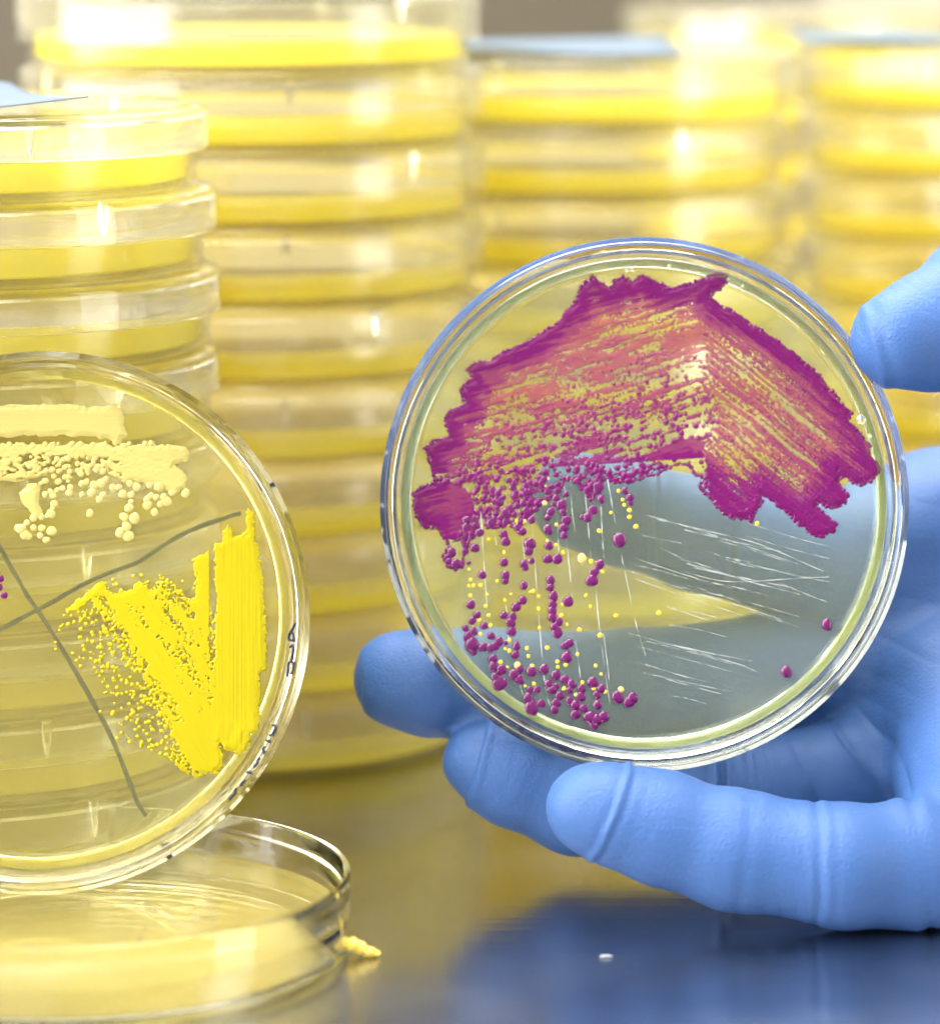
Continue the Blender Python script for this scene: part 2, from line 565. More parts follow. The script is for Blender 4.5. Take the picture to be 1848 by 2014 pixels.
ATOP = 5.3
ME_AGAR_PLATE = lathe("agar_plate", plate_agar_profile(ATOP), n=192, mat=AGAR_PLATE)
ME_BASE_PLATE = lathe("base_plate", plate_profile(), n=192, mat=PLASTIC)


def make_M(px, py, d, R_px, yaw, pitch, roll=0.0):
    """front rim centre at (px,py,d); the opening looks back at the viewer"""
    c = at(px, py, d)
    n = Vector((-math.sin(yaw), -math.cos(yaw) * math.cos(pitch), math.sin(pitch)))
    M = frame(c, n)
    M.translation = M.translation - n.normalized() * HB
    return M


def poly_mask(P, X, Y):
    ins = np.zeros(X.shape, bool)
    dist = np.full(X.shape, 1e9)
    n = len(P)
    for i in range(n):
        x1, y1 = P[i]; x2, y2 = P[(i + 1) % n]
        if y1 != y2:
            c = ((y1 > Y) != (y2 > Y)) & (X < (x2 - x1) * (Y - y1) / (y2 - y1) + x1)
            ins ^= c
        dx, dy = x2 - x1, y2 - y1
        L = dx * dx + dy * dy + 1e-9
        t = np.clip(((X - x1) * dx + (Y - y1) * dy) / L, 0, 1)
        dist = np.minimum(dist, (X - x1 - t * dx) ** 2 + (Y - y1 - t * dy) ** 2)
    return ins, np.sqrt(dist)


def relief(name, M, X, Y, H, T, mat, parent, zs=ATOP):
    """mesh of the raised growth: H height in mm over the photograph grid X,Y; T thickness value 0..1"""
    m = H > 0
    cell = m[:-1, :-1] | m[1:, :-1] | m[:-1, 1:] | m[1:, 1:]
    used = np.zeros(H.shape, bool)
    used[:-1, :-1] |= cell; used[1:, :-1] |= cell; used[:-1, 1:] |= cell; used[1:, 1:] |= cell
    idx = np.full(H.shape, -1, int); idx[used] = np.arange(used.sum())
    u, v = plate_uv(M, zs, X[used], Y[used])
    z = zs + np.where(H[used] > 0, H[used] + 0.01, -0.06)
    jj, ii = np.nonzero(cell)
    Q = np.stack([idx[jj, ii], idx[jj + 1, ii], idx[jj + 1, ii + 1], idx[jj, ii + 1]], 1)
    me = mesh_np(name, np.stack([u, v, z], 1), Q, mat)
    a = me.attributes.new('thick', 'FLOAT', 'POINT')
    a.data.foreach_set('value', T[used].astype(np.float32))
    return tag(link(name, me, parent), kind="stuff")


def scatter_domes(H, X, Y, pts, scale):
    """raise small round colonies (px,py,r) into the height map"""
    x0, y0 = X[0, 0], Y[0, 0]
    sx = X[0, 1] - X[0, 0]
    ny, nx = H.shape
    for px, py, r in pts:
        i0 = max(int((px - r - x0) / sx), 0); i1 = min(int((px + r - x0) / sx) + 2, nx)
        j0 = max(int((py - r - y0) / sx), 0); j1 = min(int((py + r - y0) / sx) + 2, ny)
        if i1 <= i0 or j1 <= j0: continue
        q = ((X[j0:j1, i0:i1] - px) ** 2 + (Y[j0:j1, i0:i1] - py) ** 2) / (r * r)
        d = np.where(q < 1, np.sqrt(np.clip(1 - q, 0, 1)) * r * scale, 0)
        H[j0:j1, i0:i1] = np.maximum(H[j0:j1, i0:i1], d)


def dome_mesh(name, mat, n=14, m=5, seed=0):
    V, Q = [], []
    q = random.Random(seed); ph = [q.uniform(0, 6.3) for _ in range(3)]
    lobe = lambda b: 1 + 0.055 * math.sin(2 * b + ph[0]) + 0.035 * math.sin(3 * b + ph[1]) + 0.015 * math.sin(5 * b + ph[2])
    for i in range(m):
        a = i / m * math.pi / 2
        for j in range(n):
            b = 2 * math.pi * j / n
            V.append((math.cos(a) * math.cos(b) * lobe(b), math.cos(a) * math.sin(b) * lobe(b), math.sin(a) * 0.46 - (0.03 if i == 0 else 0)))
    V.append((0, 0, 0.46))
    for i in range(m - 1):
        for j in range(n):
            k = (j + 1) % n
            Q.append((i * n + j, i * n + k, (i + 1) * n + k, (i + 1) * n + j))
    for j in range(n):
        Q.append(((m - 1) * n + j, (m - 1) * n + (j + 1) % n, len(V) - 1))
    me = bpy.data.meshes.new(name)
    me.from_pydata([tuple(c * MM for c in v) for v in V], [], Q)
    for p in me.polygons: p.use_smooth = True
    me.materials.append(mat)
    return me


DOME_MAG = [dome_mesh("colony_dome", MAGENTA, seed=k) for k in range(6)]
DOME_YEL = [dome_mesh("small_colony_dome", YELLOW_DOT, seed=k) for k in range(6)]
DOME_CRM = [dome_mesh("cream_colony_dome", CREAM, seed=k) for k in range(6)]


def colony(name, me, M, root, px, py, rpx, seed=0, zs=ATOP):
    u, v = plate_uv(M, zs, px, py)
    s = rpx / 12.1
    rr = random.Random(int(px * 7 + py * 13))
    o = link(name, rr.choice(me), root)
    o.location = (float(u) * MM, float(v) * MM, zs * MM)
    k_ = rr.uniform(0.9, 1.14)
    o.scale = (s * k_ * rr.uniform(0.92, 1.08), s * k_ * rr.uniform(0.92, 1.08), s * rr.uniform(0.75, 1.1))
    o.rotation_euler = (0, 0, rr.uniform(0, 6))
    return o


def strokes(name, M, root, lines, r, mat, zs, flat=0.3, k=5):
    """each pen stroke one flat ribbon on the plate"""
    for L in lines:
        P = smooth_line(L, k)
        u, v = plate_uv(M, zs, P[:, 0], P[:, 1])
        n = len(u)
        nz = vnoise(np.arange(n) * (0.5 if name == 'scratch' else 0.35), np.full(n, L[0][0] * 0.37 + L[0][1]))
        rad = r * (np.clip(2.6 * nz - 0.45, 0.05, 1.6) if name == 'scratch' else 0.8 + 0.35 * nz)
        link(name, tube(name, np.stack([u, v, np.full(n, zs)], 1), rad, mat, 6, flat), root)


def wall_strokes(name, M, root, lines, r, mat, k=4):
    """pen strokes on the plate's sloping wall"""
    for L in lines:
        P = smooth_line(L, k)
        z = np.full(len(P), 3.0)
        for _ in range(12):
            Q = [plate_uv(M, zz, px, py) for zz, (px, py) in zip(z, P)]
            rad = np.array([math.hypot(float(a), float(b)) for a, b in Q])
            z = 0.5 * z + 0.5 * np.clip((rad + 1.36 - RB + 3.5) / 0.302 + 1.0, 6.3, 11.5)
        V = []
        for (a, b), zz in zip(Q, z):
            a, b = float(a), float(b); q = (wall_r(zz) - 1.36) / math.hypot(a, b)
            V.append((a * q, b * q, zz))
        link(name, tube(name, V, r, mat, 6, 0.8), root)


# ---- the held plate
MH = make_M(1266, 987, 620, 520, math.radians(2.0), math.radians(8.0))
held = upright_plate("petri_dish", MH, "open plate with magenta colony streaks held upright by the gloved hand", ME_AGAR_PLATE, ME_BASE_PLATE)
R5 = lambda z: (737.6 + z[0] * .3193, 442.6 + z[1] * .3193)
R6 = lambda z: (1229.4 + z[0] * .3347, 442.6 + z[1] * .3347)
R7 = lambda z: (688.5 + z[0] * .3459, 934.3 + z[1] * .3459)
R8 = lambda z: (1180.2 + z[0] * .3614, 934.3 + z[1] * .3614)
outline = [R5(z) for z in ((1335, 322), (1390, 350), (1445, 400), (1480, 345), (1530, 320), (1585, 362), (1605, 335), (1645, 308), (1690, 345), (1760, 390), (1800, 380))]
outline += [R6(z) for z in ((110, 303), (160, 335), (210, 378), (300, 372), (340, 352), (390, 345), (440, 325), (490, 305), (540, 288), (568, 285), (590, 305), (590, 335), (565, 355),
                            (540, 380), (510, 385), (505, 432), (560, 470), (650, 520), (720, 570), (800, 620), (900, 690), (1000, 770), (1080, 840), (1140, 890), (1170, 945),
                            (1210, 980), (1280, 1060), (1325, 1105), (1300, 1145), (1340, 1180), (1400, 1250), (1437, 1300), (1425, 1345), (1440, 1370), (1480, 1400), (1492, 1440),
                            (1460, 1490), (1380, 1525), (1340, 1510), (1250, 1445), (1275, 1470), (1240, 1510), (1270, 1550), (1308, 1590), (1290, 1630), (1220, 1665), (1180, 1650),
                            (1150, 1620), (1120, 1655), (1190, 1720), (1237, 1755), (1225, 1795), (1150, 1832), (1100, 1810), (1020, 1750), (940, 1680), (870, 1620), (805, 1575),
                            (800, 1620), (770, 1680), (740, 1738), (700, 1720), (640, 1722), (580, 1690), (540, 1650), (500, 1600), (440, 1545), (460, 1490), (410, 1460), (370, 1400),
                            (310, 1400), (220, 1440), (160, 1470), (100, 1482), (30, 1505))]
outline += [R5(z) for z in ((1480, 1585), (1400, 1560), (1330, 1700), (1260, 1600), (1180, 1560), (1120, 1640), (1030, 1700), (900, 1848))]
outline += [R7(z) for z in ((860, 290), (780, 300), (740, 180), (700, 330), (650, 440), (640, 500), (600, 535), (560, 520), (530, 455), (560, 420), (545, 370), (520, 340), (500, 305), (420, 292),
                            (385, 240), (365, 190), (358, 110))]
outline += [R5(z) for z in ((240, 1650), (300, 1608), (360, 1598), (370, 1560), (345, 1480), (308, 1370), (360, 1328), (460, 1300), (430, 1190), (470, 1138), (560, 1113), (530, 1020), (570, 960),
                            (600, 950), (568, 890), (620, 850), (690, 848), (760, 800), (860, 750), (960, 710), (1050, 650), (1120, 610), (1180, 530), (1220, 500), (1250, 440), (1270, 370))]
GS = 0.95
gx = np.arange(800, 1745, GS); gy = np.arange(505, 1160, GS)
X, Y = np.meshgrid(gx, gy)
wob = 5.0
Xw = X + (vnoise(X / 9, Y / 9, 1) - .5) * wob + (vnoise(X / 22, Y / 22, 2) - .5) * 6
Yw = Y + (vnoise(X / 9, Y / 9, 3) - .5) * wob + (vnoise(X / 22, Y / 22, 4) - .5) * 6
ins, dist = poly_mask(outline, Xw, Yw)
ridge_y = np.array([500, 590, 655, 690, 715, 760, 790, 830, 850, 880, 920, 1000, 1160])
ridge_x = np.array([1392, 1395, 1372, 1393, 1392, 1397, 1405, 1412, 1400, 1383, 1385, 1400, 1400])
rx = np.interp(Y, ridge_y, ridge_x)
left = Xw < rx + (vnoise(X / 6, Y / 6, 9) - .5) * 14


def rot(a):
    a = math.radians(a)
    return X * math.cos(a) + Y * math.sin(a), -X * math.sin(a) + Y * math.cos(a)


u, v = rot(-16.5)
u2 = u + (vnoise(X / 40, Y / 40, 5) - .5) * 20
v2 = v + (vnoise(X / 60, Y / 60, 6) - .5) * 8
streak = 0.46 * vnoise(u2 / 55, v2 / 6.0, 11) + 0.30 * vnoise(u2 / 14, v2 / 4.0, 12) + 0.30 * vnoise(X / 3.2, Y / 3.2, 13)
# how bare the agar is: 0 near the heaped outer edges, growing downwards
lowness = sstep(-40, 190, (Y - 640) + (X - 1390) * 0.30)            # measured across the streak direction
edge = sstep(8, 60, dist)
edge_left = sstep(0, 140, (X - 905) - (Y - 700) * -0.42)
thr = 0.48 + 0.13 * lowness
thr = thr * np.minimum(edge, 0.45 + 0.55 * edge_left)
thr = np.where((Y > 900 + (1385 - X) * 0.06), np.maximum(thr, 0.62), thr)
bigblob = ((X - 870) / 62) ** 2 + ((Y - 1000) / 52) ** 2
thr = np.where(bigblob < 1, 0, thr)
thr = np.where((X < 915) & (Y < 1060) & (Y > 960) & (X + 0.3 * Y < 1215), 0, thr)
fillL = streak - thr
uR, vR = rot(38.5)
vR2 = vR + (vnoise(X / 60, Y / 60, 7) - .5) * 6
sR = 0.46 * vnoise(uR / 170, vR2 / 4.2, 21) + 0.2 * vnoise(uR / 40, vR2 / 3.4, 22) + 0.40 * vnoise(uR / 3.6, vR2 / 2.8, 23)
endR = sstep(0, 60, dist)
thrR = 0.52 * endR * (0.86 + 0.14 * sstep(1400, 1460, X)) * (1 - 0.4 * sstep(1560, 1650, X + 0.2 * (Y - 900)))
fillR = sR - thrR
fill = np.where(left, fillL, fillR)
fill = np.where(ins, fill, -1)
film = sstep(0.0, 0.10, fill)
body = film * (0.045 + 0.13 * (1 - sstep(5, 30, dist)) * sstep(0, 12, dist) + 0.04 * sstep(0, 6, dist))
# grain of the film, tiny merged colonies
grain = vnoise(X / 2.6, Y / 2.6, 31) * 0.6 + vnoise(X / 5, Y / 5, 32) * 0.4
gAmp = 0.012 + 0.035 * sstep(25, 60, dist)
Hm = np.where(film > 0.02, body + film * grain * gAmp, 0)
Hm += np.where(left, 0, 1) * film * 0.05 * vnoise(uR / 120, vR2 / 3.0, 41)
Hm += np.where(left, 1, 0) * film * 0.035 * vnoise(u2 / 90, v2 / 4.0, 42)
# small round colonies in the thinner streaks
pr = np.random.RandomState(11)
dots = []
for _ in range(9000):
    x = pr.uniform(830, 1420); y = pr.uniform(690, 1080)
    i = int((x - gx[0]) / GS); j = int((y - gy[0]) / GS)
    if not ins[j, i] or dist[j, i] < 4 or not left[j, i]: continue
    lo = lowness[j, i]
    if fillL[j, i] < -0.16 and pr.rand() > 0.07: continue
    if fillL[j, i] > 0.12: continue
    if pr.rand() > 0.09 + 0.15 * lo: continue
    dots.append((x, y, pr.uniform(2.4, 3.8) + 2.4 * lo * pr.rand() + 1.4 * sstep(880, 960, np.array(y))))
scatter_domes(Hm, X, Y, dots, 0.052)
rough = []
for _ in range(26000):
    x = pr.uniform(1370, 1700); y = pr.uniform(600, 1050)
    i = int((x - gx[0]) / GS); j = int((y - gy[0]) / GS)
    if not ins[j, i] or dist[j, i] < 3 or left[j, i] or film[j, i] < 0.3: continue
    if pr.rand() > 0.35 + 0.5 * (y > 900): continue
    rough.append((x, y, pr.uniform(1.4, 2.3) + (1.8 * pr.rand() if y > 930 and x < 1500 else 0)))
beads = []
P_ = np.array(outline + outline[:1])
for a_, b_ in zip(P_[:-1], P_[1:]):
    for t_ in np.arange(0, 1, 4.5 / (np.linalg.norm(b_ - a_) + 1e-6)):
        q_ = a_ + (b_ - a_) * t_
        beads.append((q_[0] + pr.uniform(-2.5, 2.5), q_[1] + pr.uniform(-2.5, 2.5), pr.uniform(2.0, 4.2)))
scatter_domes(Hm, X, Y, beads, 0.045)
add = np.zeros_like(Hm); scatter_domes(add, X, Y, rough, 0.05)
Hm += add * 0.55 * (film > 0.3)
thick = np.clip(1 - sstep(8, 70, dist) * (0.75 + 0.25 * vnoise(X / 15, Y / 15, 51)), 0, 1)
lines = np.where(left, 0.6 * vnoise(u2 / 80, v2 / 4.2, 55) + 0.4 * vnoise(u2 / 14, v2 / 3, 56), 0.7 * vnoise(uR / 130, vR2 / 4.0, 57) + 0.3 * vnoise(uR / 9, vR2 / 2.5, 58))
thick = np.clip(thick + 1.1 * (lines - 0.45), 0, 1)
thick = np.maximum(thick, 0.95 * sstep(0.12, 0.2, Hm))
thick = np.maximum(thick, np.where(left, 0.75 * lowness, 0.05))
relief("colony_smear", MH, X, Y, Hm, thick, SMEAR_MAG, held)

mag = [(733, 328), (872, 338), (882, 378), (708, 415, 26), (952, 300, 26), (975, 322, 26), (1125, 310), (1128, 402), (1020, 390, 32), (1015, 432, 26), (873, 497), (985, 505, 28), (995, 528, 22), (1030, 488, 22),
       (1122, 477), (1177, 477), (673, 500, 14), (748, 568), (882, 570, 26), (882, 602, 24), (986, 628), (1418, 508, 30), (1388, 552, 26), (1373, 600, 34), (1138, 595), (1136, 638), (1155, 690), (980, 712), (942, 750),
       (685, 737), (1237, 720, 30), (1150, 735), (1148, 770), (872, 798, 27), (922, 805, 25), (912, 840), (720, 795, 24), (692, 830, 26), (1150, 808), (1185, 835, 24), (1162, 865), (1178, 898), (917, 890), (655, 870, 26),
       (700, 890, 30), (760, 858, 24), (800, 915, 28), (672, 925, 34), (690, 965, 44), (700, 1002, 26), (755, 980, 27), (845, 948, 30), (795, 985, 25), (825, 972, 25), (885, 955, 14), (945, 972), (938, 1022, 26), (1222, 970, 28),
       (1245, 955, 28), (1230, 1035, 32), (810, 1045, 25), (815, 1090, 26), (860, 1108, 30), (825, 1150, 32), (845, 1188, 40), (878, 1180, 25), (930, 1135, 30), (962, 1165, 27), (962, 1105, 25), (1030, 1118), (1100, 1105), (1168, 1138),
       (1222, 1165), (1258, 1190, 25), (1060, 1222, 24), (1020, 1222, 24), (1012, 1270, 34), (1030, 1325, 42), (1085, 1300, 26), (1128, 1190, 30), (1145, 1222, 30), (1172, 1200, 20), (1190, 1255, 27), (1172, 1295, 28), (1160, 1335, 30), (1248, 1285, 28),
       (1245, 1225, 23), (1315, 1215), (1310, 1262), (1280, 1310, 30), (1325, 1328, 28), (1280, 1362, 30), (1378, 1180, 31), (1428, 1215, 25), (1402, 1252, 27), (1405, 1308, 27), (1365, 1380, 40), (1440, 1375, 34), (1385, 1425, 27), (1400, 1392, 34),
       (1520, 1265, 33), (1605, 1268, 32), (1585, 1292, 30), (1530, 370, 36), (1380, 200), (1350, 240, 28), (1318, 240, 18), (1425, 138), (1410, 65, 32), (1405, 85, 28), (1560, 90, 25), (1590, 128, 25), (1592, 158, 18), (1010, 200), (1055, 195, 21),
       (1030, 255, 24), (1125, 92, 24), (1138, 210, 27), (1122, 242, 25), (1155, 165, 17), (1200, 170, 30), (1210, 210, 28), (1228, 258, 26), (1212, 298, 28), (1215, 342, 28), (1225, 110, 21), (1170, 130, 24), (1180, 85, 22), (1120, 135, 17),
       (1010, 125, 28), (985, 160, 26), (950, 172, 25), (915, 200, 23), (880, 215, 28), (850, 245, 22), (885, 265, 24), (798, 272, 26), (822, 250, 20), (700, 255, 26), (655, 400, 25), (650, 352, 25), (690, 350, 22), (712, 285, 24), (662, 255, 26),
       (660, 300, 27), (655, 432, 20), (575, 440, 28), (560, 490, 24), (600, 505, 28), (630, 515, 20), (925, 72, 22), (840, 100, 26), (842, 155, 26), (865, 130, 24), (1020, 95, 28), (1000, 60, 26), (1100, 25, 24), (1290, 35, 24), (1300, 8, 22),
       (1430, 20, 24), (1000, 100, 30), (940, 100, 18), (900, 30, 22), (1240, 20, 20)]
for c in mag:
    x, y = R7(c)
    colony("magenta_colony", DOME_MAG, MH, held, x, y, (c[2] if len(c) > 2 else 28) * .3459 * 0.98)
for c in ((1232, 815, 33), (1012, 1072, 33)):
    x, y = R8(c)
    colony("magenta_colony", DOME_MAG, MH, held, x, y, c[2] * .3614)
yel = [(1085, 60, 11), (1110, 65, 9), (1125, 20, 9), (945, 262, 10), (895, 285, 9), (880, 325, 8), (788, 365, 10), (675, 535, 8), (685, 595, 10), (675, 630, 10), (700, 628, 10), (740, 628, 13), (683, 685, 12), (770, 745, 13),
       (778, 680, 10), (787, 797, 11), (835, 603, 9), (880, 713, 13), (875, 440, 10), (915, 678, 8), (1040, 660, 12), (1070, 690, 11), (1020, 665, 9), (1120, 375, 10), (1170, 397, 10), (1172, 282, 11), (1210, 440, 10), (1250, 30, 9), (1230, 345, 9),
       (1345, 45, 11), (1415, 318, 12), (1482, 215, 11), (1535, 32, 12), (1525, 90, 10), (1548, 140, 10), (1558, 170, 12), (1587, 200, 12), (1588, 238, 13), (1625, 293, 14), (1368, 492, 13), (1435, 550, 13), (1340, 685, 13), (1365, 750, 12),
       (1510, 800, 13), (1755, 785, 14), (1420, 912, 13), (1303, 880, 14), (1233, 850, 9), (1210, 735, 11), (1120, 982, 13), (1075, 870, 12), (1070, 760, 11), (1005, 985, 13), (1013, 1030, 13), (1178, 1062, 12), (1180, 1092, 11), (1292, 1020, 12),
       (1395, 1085, 12), (1427, 1133, 10), (1225, 1080, 12), (1045, 1188, 12), (1035, 1085, 12), (895, 1092, 9), (855, 1065, 13), (905, 940, 12), (882, 990, 11), (905, 1000, 12), (1215, 1215, 13), (1320, 1180, 12), (1385, 1215, 12),
       (1450, 1232, 11), (1283, 1250, 12), (1540, 1220, 17), (995, 1200, 10), (740, 905, 10), (735, 825, 10), (797, 855, 12), (1105, 158, 16), (990, 265, 16), (1318, 475, 27), (950, 1082, 21), (1200, 800, 13)]
for c in yel:
    x, y = R7(c)
    colony("yellow_colony", DOME_CRM if c[2] > 14 else DOME_YEL, MH, held, x, y, c[2] * .3459)
x, y = R8((853, 264)); colony("yellow_colony", DOME_YEL, MH, held, x, y, 5)
scr = [[(740, 180), (760, 500), (778, 760)], [(1035, 280), (1065, 720), (1092, 1060)], [(1218, 270), (1245, 520), (1262, 690)], [(1330, 60), (1350, 260), (1368, 470)], [(1425, 180), (1432, 330), (1442, 470)],
       [(1540, 450), (1580, 640), (1625, 850), (1680, 1030)], [(1462, 20), (1485, 150), (1510, 290)], [(800, 120), (812, 260), (832, 400)], [(1395, 640), (1420, 900), (1475, 1300)], [(1280, 930), (1295, 1050), (1310, 1160)],
       [(1100, 1140), (1115, 1250), (1138, 1312)], [(962, 1165), (972, 1220), (985, 1252)], [(1165, 150), (1180, 300), (1185, 440)], [(1205, 10), (1215, 60), (1225, 140)], [(880, 700), (890, 780), (900, 930)], [(1440, 900), (1462, 1080), (1475, 1200)],
       [(955, 180), (985, 420), (1000, 560)], [(1255, 120), (1262, 210), (1278, 320)]]
strokes("scratch", MH, held, [[R7(z) for z in L] for L in scr], 0.042, SCRATCH, ATOP + 0.01, 0.6, 9)
scr2 = [[(240, 215), (520, 290), (860, 375), (1215, 525)], [(330, 400), (600, 520), (830, 570)], [(980, 590), (1150, 660), (1230, 690)], [(690, 1010), (790, 1045), (870, 1080)], [(150, 520), (420, 610), (900, 770), (1090, 830)], [(430, 520), (700, 580), (1100, 560), (1250, 555)]]
strokes("scratch", MH, held, [[R8(z) for z in L] for L in scr2], 0.03, SCRATCH, ATOP + 0.01, 0.5, 14)
rs = random.Random(21)
scr3 = []
for k in range(46):
    x0, y0 = rs.uniform(1230, 1480), rs.uniform(1020, 1370)
    L_ = rs.uniform(60, 230); sl = rs.uniform(0.2, 0.34)
    if math.hypot(x0 + L_ - 1266, y0 + L_ * sl - 987) > 425: continue
    scr3.append([(x0, y0), (x0 + L_ * .5, y0 + L_ * .5 * sl + rs.uniform(-3, 3)), (x0 + L_, y0 + L_ * sl)])
strokes("scratch", MH, held, scr3, 0.026, SCRATCH, ATOP + 0.01, 0.5, 14)
wall_strokes("handwriting", MH, held, [[(1003, 1446), (1008, 1452)], [(1020, 1458), (1026, 1462), (1031, 1466)], [(1040, 1470), (1050, 1473)], [(1046, 1476), (1060, 1480), (1072, 1484)]], 0.2, INK)

# bubbles trapped at the rim of the agar
def ball(name, r, mat):
    V, Q = [], []
    n, m = 14, 8
    prof = [(math.sin(math.pi * i / m) * r, -math.cos(math.pi * i / m) * r) for i in range(m + 1)]
    prof[0] = (0, -r); prof[-1] = (0, r)
    return lathe(name, prof, n, mat, sharp=180)


BUB = ball("bubble_ball", 1.0, PLASTIC)
for (x, y, r, z) in ((1230, 506, .45, 5.6), (1243, 506, .45, 5.6), (1318, 500, .4, 5.6), (1716, 817, .8, 5.4), (1733, 850, .35, 5.4), (1470, 540, .3, 5.6), (1440, 526, .22, 5.6)):
    uu, vv = plate_uv(MH, z, 1266 + (x - 1266) * 0.95, 987 + (y - 987) * 0.95)
    o = link("bubble", BUB, held); o.location = (float(uu) * MM, float(vv) * MM, z * MM); o.scale = (r, r, r)

# ---- the left plate, standing in the open dish
ML = make_M(82, 1222, 606, 525, math.radians(-5.0), math.radians(6.0))
sL = 0.992
ML = ML @ Matrix.Scale(sL, 4)
leftp = upright_plate("petri_dish", ML, "open plate with golden and cream growth and two crossing marker lines standing at the left", lathe("agar_left", plate_agar_profile(ATOP), n=192, mat=AGAR_LEFT), ME_BASE_PLATE)
L1 = lambda z: (z[0] * .2395, 737.6 + z[1] * .2395)
L3 = lambda z: (z[0] * .3725, 639.3 + z[1] * .3725)
cream1 = [L1(z) for z in ((-900, 250), (0, 252), (600, 238), (645, 245), (660, 265), (830, 262), (905, 253), (985, 285), (1025, 340), (1025, 420), (1047, 480), (1030, 515), (1000, 522), (985, 570), (940, 575), (920, 530),
                          (820, 520), (700, 495), (600, 505), (540, 490), (360, 500), (250, 500), (200, 490), (100, 515), (0, 510), (-900, 505))]
cream2 = [L1(z) for z in ((-900, 570), (0, 560), (300, 575), (600, 575), (760, 560), (870, 552), (940, 600), (1030, 565), (1080, 575), (1430, 575), (1520, 590), (1562, 640), (1545, 710), (1450, 725), (1440, 755), (1510, 790),
                          (1535, 860), (1545, 930), (1480, 950), (1440, 990), (1380, 950), (1330, 920), (1240, 900), (1130, 870), (1000, 880), (900, 830), (870, 760), (780, 750), (600, 740), (350, 820), (150, 880), (0, 870), (-900, 870))]
cream3 = [L1(z) for z in ((160, 970), (190, 925), (260, 890), (320, 900), (330, 990), (320, 1060), (350, 1150), (300, 1200), (250, 1130), (215, 1080), (175, 1020))]
gx = np.arange(-230, 400, GS); gy = np.arange(780, 1060, GS)
X, Y = np.meshgrid(gx, gy)
Xw = X + (vnoise(X / 8, Y / 8, 61) - .5) * 5; Yw = Y + (vnoise(X / 8, Y / 8, 62) - .5) * 5
H = np.zeros_like(X); T = np.zeros_like(X)
i1, d1 = poly_mask(cream1, Xw, Yw); i2, d2 = poly_mask(cream2, Xw, Yw); i3, d3 = poly_mask(cream3, Xw, Yw)
H = np.where(i1, 0.24 * sstep(0, 12, d1) ** .7 + 0.035 * vnoise(X / 90, Y / 3.5, 63), H)
gap = 0.6 * vnoise(X / 18, Y / 7, 64) + 0.4 * vnoise(X / 6, Y / 5, 65)
hole = (sstep(-60, 60, X) * (1 - sstep(210, 262, X))) * sstep(880, 900, Y) * (1 - sstep(905, 935, Y) * 0.2)
f2 = gap - 0.56 * hole
h2 = np.where(i2 & (f2 > 0), (0.20 * sstep(0, 11, d2) ** .7 + 0.06 * vnoise(X / 8, Y / 5, 66)) * sstep(0, .12, f2) ** .5, 0)
H = np.maximum(H, h2)
H = np.maximum(H, np.where(i3, 0.28 * sstep(0, 12, d3) ** .7 + 0.05 * vnoise(X / 9, Y / 9, 67), 0))
pr = np.random.RandomState(5)
dd = []
for _ in range(900):
    x = pr.uniform(-200, 350); y = pr.uniform(872, 960)
    if pr.rand() > 0.75 - (y - 872) / 160: continue
    dd.append((x, y, pr.uniform(3.2, 6.5)))
dd = [q for q in dd if q[1] < 915 + 30 * math.sin(q[0] / 70)]
scatter_domes(H, X, Y, dd, 0.045)
relief("cream_smear", ML, X, Y, H, np.clip(H * 2, 0, 1), SMEAR_CRM, leftp)
crm = [(738, 1137, 38), (1272, 1128, 38), (1525, 972, 38), (1020, 1168, 36), (1105, 1178, 45), (1040, 1245, 42), (985, 1295, 36), (1055, 1325, 42), (425, 1282, 38), (345, 1258, 30), (278, 1255, 31), (330, 1320, 26), (380, 1355, 32),
       (222, 1215, 28), (172, 1262, 42), (205, 1312, 38), (238, 1325, 28), (145, 1255, 26), (275, 1175, 36), (340, 1165, 26), (420, 1140, 36), (390, 1155, 25), (445, 1060, 28), (435, 990, 30), (370, 980, 28), (415, 955, 24),
       (470, 945, 26), (515, 930, 24), (578, 925, 28), (568, 965, 28), (675, 980, 25), (755, 965, 34), (818, 1022, 35), (848, 982, 28), (1010, 978, 36), (1075, 985, 26), (1075, 1040, 24), (1060, 1092, 38), (925, 922, 26),
       (975, 925, 32), (1065, 890, 32), (1125, 920, 32), (1235, 900, 30), (1310, 915, 38), (1208, 1020, 30), (1212, 1068, 36), (1240, 992, 28), (1282, 1005, 30), (1345, 1000, 28), (1368, 1038, 38), (1318, 1062, 30), (1395, 1050, 24),
       (670, 892, 30), (708, 880, 32), (775, 905, 35), (832, 890, 35), (865, 860, 30), (660, 805, 26), (722, 792, 25), (790, 780, 26), (845, 790, 26), (480, 875, 28), (560, 870, 20), (530, 840, 24), (372, 870, 30), (335, 890, 20),
       (572, 792, 22), (955, 755, 18), (990, 752, 14), (1068, 745, 26), (1030, 787, 24), (1420, 960, 34), (430, 1100, 24)]
for c in crm:
    x, y = L1(c)
    colony("cream_colony", DOME_CRM, ML, leftp, x, y, c[2] * .2395)
for (x, y, r) in ((2, 1138, 7), (-4, 1155, 9), (8, 1171, 8), (-14, 1140, 9), (-20, 1170, 8)):
    colony("magenta_colony", DOME_MAG, ML, leftp, x, y, r)

